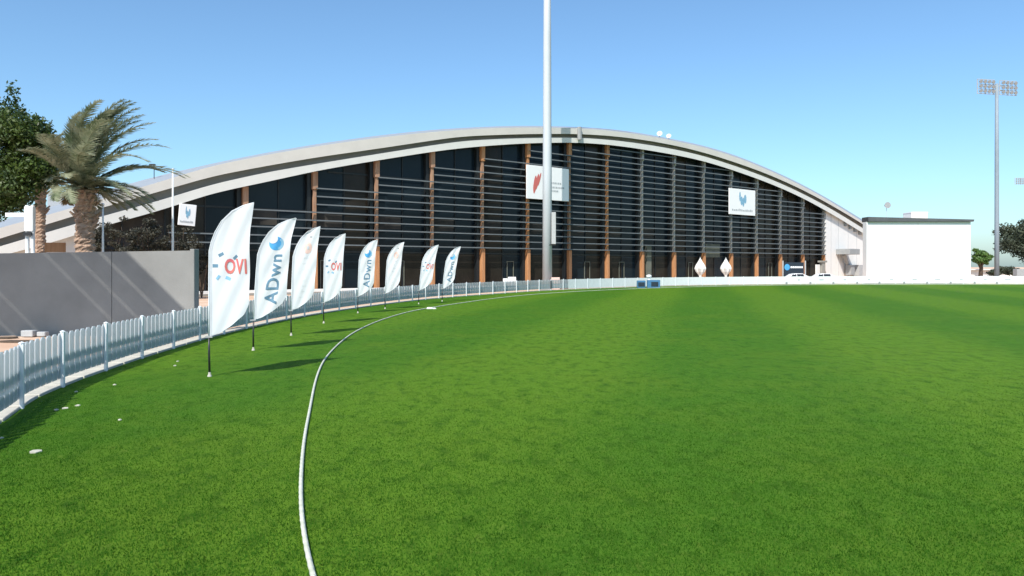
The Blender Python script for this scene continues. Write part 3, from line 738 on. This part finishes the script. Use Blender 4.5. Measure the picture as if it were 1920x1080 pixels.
tree(1928, 404, 494, 124, 170, 'large dark tree at the right edge beyond the fence', M_leafg, 61, 16000, .30, 46)
tree(1838, 462, 502, 44, 150, 'small bright green tree between the white screen and the floodlight mast', M_leafm, 62, 6000, .22, 20)
for q, (px, Y, lab) in enumerate(((1862, 158, 'low dry bush at the foot of the floodlight mast'), (1893, 160, 'low dark bush below the big tree at the right edge'))):
    c = at(px, 504, Y); s = thing('low_bush', (c.x, Y, 0), lab, 'bush'); mb = MB(); mb.tube([(c.x, Y, 0), (c.x, Y, 1.2)], [.1, .04], 5); mb.build('stem', M_bark, s)
    leaf_cloud('crown', clumpy((c.x, Y, 1.7), 1.9, 1.0, .8, 12, .4, .8, 70+q), 1800, .2, M_leafg, s, 70+q)

# ------------------------------------------------------------------ floodlight masts
def mast(loc, H, r0, r1, nrow, ncol, label, lean_face, cell=.85, split=2.2, steel=None):
    t = thing('floodlight_mast', loc, label, 'floodlight', 'floodlight masts round the ground'); x, y, _ = loc
    mb = MB(); mb.tube([(x, y, 0), (x, y, H*.3), (x, y, H*.65), (x, y, H)], [r0, r0*.92, (r0+r1)/2, r1], 14); mb.build('pole', steel or M_steel, t, True)
    mb = MB(); mb.lathe((x, y, 0), [(r0*1.7, 0), (r0*1.7, .12), (r0*1.05, .14)], 14); mb.build('base_flange', M_greyp, t)
    ca = Vector((math.cos(lean_face), math.sin(lean_face), 0)); fwd = Vector((ca.y, -ca.x, 0))
    for s in (-1, 1):
        w = ncol*cell; c = Vector((x, y, H-nrow*.9/2+.6))+ca*s*(split/2+w/2)
        mb = MB()
        for rws in range(nrow+1): mb.box(c+Vector((0, 0, (rws-nrow/2)*.95))+fwd*.1, (w, .12, .10), ca, fwd)
        for cl in (-.5, 0, .5): mb.box(c+ca*w*cl, (.12, .12, nrow*.95+.1), ca, fwd)
        mb.box(Vector((x, y, c.z+.3))+ca*s*split*.45, (split, .14, .14), ca, fwd); mb.box(Vector((x, y, c.z-.6))+ca*s*split*.45, (split, .14, .14), ca, fwd)
        mb.build('lamp_frame', M_cooling, t)
        for rws in range(nrow):
            for cl in range(ncol):
                q = c+ca*((cl-(ncol-1)/2)*cell)+Vector((0, 0, (rws-(nrow-1)/2)*.95))+fwd*.32; mb = MB()
                d = (fwd+Vector((0, 0, -.35))).normalized(); mb.tube([q-d*.22, q-d*.1, q+d*.2], [.12, .28, .36], 10); mb.build('lamp', M_greyp, t, False)
    return t
ms = mast((80*66.0/F, 80, 0), 42, .52, .30, 3, 5, 'tall pale steel floodlight mast in the centre before the glass building', 0)
x0 = ms.location.x
mb = MB(); c = at(1038, 428, 79.7); mb.box(c, (.46, .55, 3.4)); bevel(mb.build('control_cabinet', M_cooling, ms), .03)
mb = MB(); mb.box((c.x-.15, 79.7, c.z-1.78), (.75, .3, .10)); mb.build('cabinet_bracket', M_black, ms)
p = at(1869, 500, 150); mast((p.x, p.y, 0), 39.2, .44, .30, 3, 4, 'slim floodlight mast right of the white screen with two lamp banks', R(12), .98, 1.4, M_steelf)
p = at(1926, 500, 330); mast((p.x, p.y, 0), 41.0, .44, .3, 3, 5, 'far floodlight mast with its lamp bank just showing at the right edge', 0, .95, 1.4, M_steelf)

# ------------------------------------------------------------------ white screen
sc = thing('sight_screen', (at(1722, 500, 108).x, 108, 0), 'huge blank white sight screen with a dark top edge beside the arched hall', 'screen')
xa, xb = at(1625, 0, 108).x, at(1820, 0, 108).x; ztop = at(0, 416, 108).z
npn = 4
for q in range(npn):
    a = xa+(xb-xa)*q/npn; b = xa+(xb-xa)*(q+1)/npn; mb = MB(); mb.box(((a+b)/2, 108.6, ztop/2+.05), (b-a-.015, 1.2, ztop-.1)); mb.build('panel', M_screen, sc)
mb = MB(); zt = at(0, 406.5, 107.6).z; zr = at(0, 411.5, 107.6).z; zm = ztop+.02
A_ = [(xa+.05, zm), (xb+.2, zm), (xb+.3, zr), (xa+.05, zt)]
for y in (107.6, 109.6): mb.quad(*[(x, y, z) for x, z in (A_ if y < 108 else A_[::-1])])
for q in range(4): (x1, z1), (x2, z2) = A_[q], A_[(q+1) % 4]; mb.quad((x1, 107.6, z1), (x1, 109.6, z1), (x2, 109.6, z2), (x2, 107.6, z2))
mb.build('top_canopy', M_black2, sc)
for q in range(6):
    x = xa+.6+(xb-xa-1.2)*q/5; mb = MB(); mb.tube([(x, 109.3, 0), (x, 109.3, ztop)], .1, 6); mb.build('rear_post', M_greyp, sc)
c = at(1716, 409, 140); bx = thing('white_roof_unit', (c.x, 140, 0), 'pale stair tower showing just above the dark edge of the white screen', 'tower')
mb = MB(); mb.box((c.x, 140, (c.z+.9)/2), (3.0, 3.0, c.z+.9)); mb.build('tower_wall', M_gable, bx); mb = MB(); mb.box((c.x, 140, c.z+.98), (3.1, 3.1, .16)); mb.build('cap', M_screen, bx)
c = at(1662, 385, 145); t = thing('speaker_pole', (c.x, 145, 0), 'small grey horn speaker on a thin pole above the white screen', 'loudspeaker')
mb = MB(); mb.tube([(c.x, 145, 0), (c.x, 145, c.z)], .05, 6); mb.build('pole', M_steel, t)
mb = MB(); mb.tube([c+Vector((0, .4, 0)), c+Vector((0, 0, 0)), c+Vector((0, -.5, 0))], [.25, .4, .62], 12); mb.build('horn', M_greyp, t)
# low pale building right
c = at(1875, 508, 165); lb = thing('low_building', (c.x+6, 168, 0), 'low pale service building behind the fence at the right edge', 'building')
mb = MB(); mb.box((c.x+8, 168, .85), (38, 6, 1.7)); mb.build('wall', M_gable, lb); mb = MB(); mb.box((c.x+8, 167.6, 1.8), (39, 7, .2)); mb.build('roof', M_roofl, lb)
for q in range(5): mb = MB(); mb.box((c.x-8+q*6, 164.95, .8), (1.8, .08, .9)); mb.build('window', M_cooling, lb)
c = at(1914, 513, 140); mb = MB(); mb.box((c.x, 140, 1.0), (2.2, 1.2, 2.0)); tag(bevel(mb.build('grey_bin', M_greyp), .05), 'dark grey container at the right edge behind the fence', 'container')
# small grey building behind palms, left
c = at(112, 372, 95); gb = thing('distant_grey_block', (c.x, 98, 0), 'small blue-grey building glimpsed between the two palm trunks', 'building')
mb = MB(); mb.box((c.x, 100, (c.z+1)/2), (5.6, 6, c.z+1)); mb.build('wall', M_sheet, gb); mb = MB(); mb.box((c.x+.3, 96.9, c.z), (2.0, .1, .9)); mb.build('window', M_pblue, gb)

# ------------------------------------------------------------------ poles and posts on the left
def flagpole(px, pytop, Y, label, r):
    c = at(px, pytop, Y); t = thing('flagpole', (c.x, Y, 0), label, 'flagpole'); mb = MB(); mb.tube([(c.x, Y, 0), (c.x, Y, c.z*.6), (c.x, Y, c.z)], [r, r*.9, r*.6], 8); mb.build('pole', M_white, t, True)
    mb = MB(); mb.lathe((c.x, Y, c.z), [(.0, 0), (r*1.3, .03), (r*1.3, .08), (0, .12)], 8); mb.build('finial', M_white, t)
flagpole(324, 320, 34, 'taller thin white flagpole rising above the grey wall by the tilted banner', .055)
flagpole(193, 385, 34, 'shorter thin white flagpole just right of the palm trunk', .055)
c = at(56, 385, 30); t = thing('white_service_post', (c.x, 30, 0), 'white twin post with a box head behind the grey wall left of the palms', 'post')
for dx in (-.10, .12): mb = MB(); mb.tube([(c.x+dx, 30, 0), (c.x+dx, 30, c.z)], .075, 8); mb.build('tube', M_white, t)
mb = MB(); mb.box((c.x, 30, c.z-.55), (.36, .2, 1.0)); bevel(mb.build('head_box', M_white, t), .02)
mb = MB(); mb.box((c.x, 29.86, c.z-1.15), (.34, .08, .14)); mb.build('clamp', M_black, t)
mb = MB(); mb.box((c.x-.55, 30, c.z-.38), (.8, .12, .16)); mb.build('arm', M_white, t)
mb = MB(); mb.box((c.x+.12, 30, 1.5), (.5, .3, 3.0)); mb.build('pedestal', M_roofl, t)
c = at(105, 462, 33); t = thing('timber_sign', (c.x, 33, 0), 'small brown timber sign peeping above the grey wall between the palms', 'sign')
for dx in (-.35, .35): mb = MB(); mb.box((c.x+dx, 33, 1.7), (.1, .1, 3.4)); mb.build('post', M_white, t)
mb = MB(); mb.box((c.x, 32.95, 3.3), (.9, .06, .42)); mb.build('board', M_wood, t)

# ------------------------------------------------------------------ things along the far fence
def adboard(px0, px1, py0, py1, Y, label):
    a = at(px0, py0, Y); b = at(px1, py1, Y); t = thing('perimeter_board', (a.x, Y, 0), label, 'advertising board', 'blue boards by the far fence')
    mb = MB(); mb.box(((a.x+b.x)/2, Y+.25, a.z/2), (b.x-a.x, .5, a.z)); bevel(mb.build('frame', M_blueboard, t), .03)
    mb = MB(); mb.box(((a.x+b.x)/2+(.1 if px1 > 1220 else 0), Y-.01, a.z*.47), ((b.x-a.x)*(.55 if px1 > 1220 else .8), .03, a.z*.58)); mb.build('panel', M_navy, t)
adboard(1195, 1210.5, 526, 540, 86, 'left, smaller blue and navy board standing against the far fence')
adboard(1214, 1238, 525, 540, 86, 'right, wider blue and navy board standing against the far fence')
c = at(1217, 521, 86.4); mb = MB(); mb.box((c.x, 86.5, .62), (.3, .25, 1.24)); mb.lathe((c.x, 86.5, 1.24), [(.30, 0), (.34, .12), (.22, .25), (0, .3)], 10)
tag(bevel(mb.build('white_marker', M_white), .02), 'white round-topped bin between the two blue boards', 'bin')
for px, lab in ((1313, 'left one of the two folded white parasols before the glass front'), (1361, 'right one of the two folded white parasols before the glass front')):
    Y = 101 if px < 1340 else 103.5; c = at(px, 500, Y); t = thing('folded_parasol', (c.x, Y, 0), lab, 'parasol', 'folded parasols')
    mb = MB(); mb.tube([(c.x, Y, 0), (c.x, Y, 3.75)], .05, 8); mb.build('pole', M_steel, t)
    mb = MB(); prof_ = [(.12, .95), (.2, 1.3), (.55, 1.75), (.72, 2.2), (.60, 2.6), (.30, 3.1), (.1, 3.5), (.02, 3.65)]
    i0 = 0
    for r_, z_ in prof_:
        for j in range(16): a = 2*math.pi*j/16; q = r_*(1.08 if j % 2 else .82); mb.v.append((c.x+q*math.cos(a), Y+q*math.sin(a), z_))
    for kx in range(len(prof_)-1):
        for j in range(16): mb.f.append((kx*16+j, kx*16+(j+1) % 16, (kx+1)*16+(j+1) % 16, (kx+1)*16+j))
    mb.build('canvas', M_paras, t); mb = MB(); mb.box((c.x, Y, .06), (.8, .8, .12)); mb.build('base', M_cooling, t)
# blue banner stand
Y = 113; a = at(1470, 491, Y); b = at(1507, 514, Y); t = thing('banner_stand', ((a.x+b.x)/2, Y, 0), 'dark blue banner with a blue logo before the right end of the glass', 'banner')
mb = MB(); mb.box(((a.x+b.x)/2, Y, 1.9), (b.x-a.x, .12, 2.4)); mb.build('board', M_navy, t)
mb = MB(); mb.lathe((0, 0, 0), [(0, 0)], 3); mb = MB(); c = at(1476, 501, Y-.08); mb.quad(*[(c.x+math.cos(q)*.42, Y-.066, c.z+math.sin(q)*.48) for q in np.linspace(0, 2*math.pi, 14, endpoint=False)]); mb.build('emblem', M_blue, t)
mb = MB(); p1 = at(1482, 501, Y)
x = p1.x
while x < at(1503, 0, Y).x: l = random.uniform(.12, .26); mb.quad((x, Y-.066, p1.z-.14), (x+l, Y-.066, p1.z-.14), (x+l, Y-.066, p1.z+.14), (x, Y-.066, p1.z+.14)); x += l+.06
mb.build('lettering', M_screen, t)
for xx_ in (at(1468, 0, Y).x, at(1510, 0, Y).x): mb = MB(); mb.tube([(xx_, Y, 0), (xx_, Y, 3.35)], .10, 8); mb.build('post', M_cooling, t)
# small white car seen over the fence
def car(cx, Y, label):
    t = thing('parked_car', (cx, Y, 0), label, 'car', 'white cars behind the far fence')
    prof_ = [(-2.1, .32), (-2.15, .62), (-2.0, .85), (-1.2, .95), (-.6, 1.36), (-.1, 1.46), (.9, 1.45), (1.5, 1.15), (1.95, .98), (2.12, .8), (2.15, .4), (2.0, .3)]
    mb = MB(); n = len(prof_)
    for y, sh_ in ((-.80, .0), (-.74, 1), (.74, 1), (.80, 0)):
        for x, z in prof_: mb.v.append((cx+x, Y+(y if z < 1 else y*.86), z))
    for r_ in range(3):
        for j in range(n): mb.f.append((r_*n+j, r_*n+(j+1) % n, (r_+1)*n+(j+1) % n, (r_+1)*n+j))
    mb.f.append(tuple(range(n))[::-1]); mb.f.append(tuple(range(3*n, 4*n))); bevel(mb.build('body', M_carp, t), .03, 2)
    for x0_, x1_ in ((-.95, -.02), (.05, 1.15)):
        mb = MB(); mb.quad((cx+x0_+.05, Y-.815, .95), (cx+x1_, Y-.815, .95), (cx+x1_-(.15 if x1_ > 1 else 0), Y-.70, 1.36), (cx+x0_+(.42 if x0_ < -.5 else 0), Y-.70, 1.36)); mb.build('window', M_cargl, t)
    for x in (-1.35, 1.35):
        for y in (-.74, .74):
            mb = MB(); mb.tube([(cx+x, Y+y-.1, .32), (cx+x, Y+y+.1, .32)], .32, 16); wl = mb.build('wheel', M_tyre, t); mb = MB(); mb.tube([(cx+x, Y+y-.115, .32), (cx+x, Y+y+.115, .32)], .18, 10); mb.build('rim', M_steel, wl).location = (0, 0, 0)
    for y in (-.55, .55): mb = MB(); mb.box((cx-2.14, Y+y, .68), (.06, .3, .14)); mb.build('headlight', M_screen, t)
car(at(1490, 0, 110.5).x, 110.5, 'white car roof before the dark blue banner behind the fence')
car(at(1536, 0, 110).x+.3, 110, 'white car roof at the corner of the glass and white gable wall')
c = at(960, 525, 78.5); mb = MB(); mb.box((c.x, 79, .68), (.85, .6, 1.36)); mb.box((c.x-.7, 79, .6), (.5, .5, 1.2)); tag(bevel(mb.build('white_crate', M_white), .03), 'white crates peeping over the fence left of the central mast', 'crate')
c = at(1042, 528, 79); mb = MB(); mb.box((c.x, 79.4, .66), (.9, .5, 1.30)); tag(bevel(mb.build('pinkish_crate', M_pink), .03), 'pinkish crate just right of the central mast foot', 'crate')
c = at(1033, 533, 77); mb = MB(); mb.box((c.x, 76.9, .6), (.10, .08, .85)); tag(mb.build('dark_tag', M_black), 'small dark strip hanging on the fence at the central mast', 'tag')

# litter on the grass
big = [(67, 847, .11)]
sm = [(146, 761, .07), (122, 766, .07), (106, 769, .05), (328, 686, .07), (333, 678, .05), (215, 722, .05), (143, 735, .05), (3, 822, .05), (225, 788, .04), (205, 757, .045), (290, 700, .045), (66, 813, .06)]
SL = ['rightmost of three pale scraps lying close together at the lower left', 'middle one of three pale scraps close together at the lower left',
      'leftmost of three pale scraps close together at the lower left', 'larger pale scrap between the nearest flag pole and the fence',
      'smaller scrap touching the pale scrap between nearest flag and fence', 'tiny pale scrap just inside the fence halfway to the nearest flag',
      'tiny scrap at the very foot of the near picket fence', 'pale scrap cut by the left edge of the frame', 'lone scrap farthest right of the three scraps lying together',
      'tiny scrap above the lone one right of the three together', 'tiny scrap left of the pair between nearest flag and fence', 'small scrap just above the largest paper scrap']
for q, (px, py, s) in enumerate(big+sm[:9]):
    g = gnd(px, py); mb = MB(); n = 7; r = random.Random(q); ring = [(g.x+math.cos(a)*s*.75*r.uniform(.6, 1.1), g.y+math.sin(a)*s*r.uniform(.5, 1), .008+r.uniform(0, .012)) for a in np.linspace(0, 2*math.pi, n, endpoint=False)]
    for j in range(n): mb.quad(ring[j], ring[(j+1) % n], (g.x, g.y, .026)); mb.quad(ring[j], (ring[j][0], ring[j][1], 0), (ring[(j+1) % n][0], ring[(j+1) % n][1], 0), ring[(j+1) % n])
    o = mb.build('paper_scrap', M_paper)
    if q == 0: tag(o, 'largest pale paper scrap on the grass at the lower left', 'scrap')
    else: tag(o, SL[q-1], 'scrap', 'scraps on the grass by the fence')
for o in bpy.data.objects:
    if '_o' in o: del o['_o']
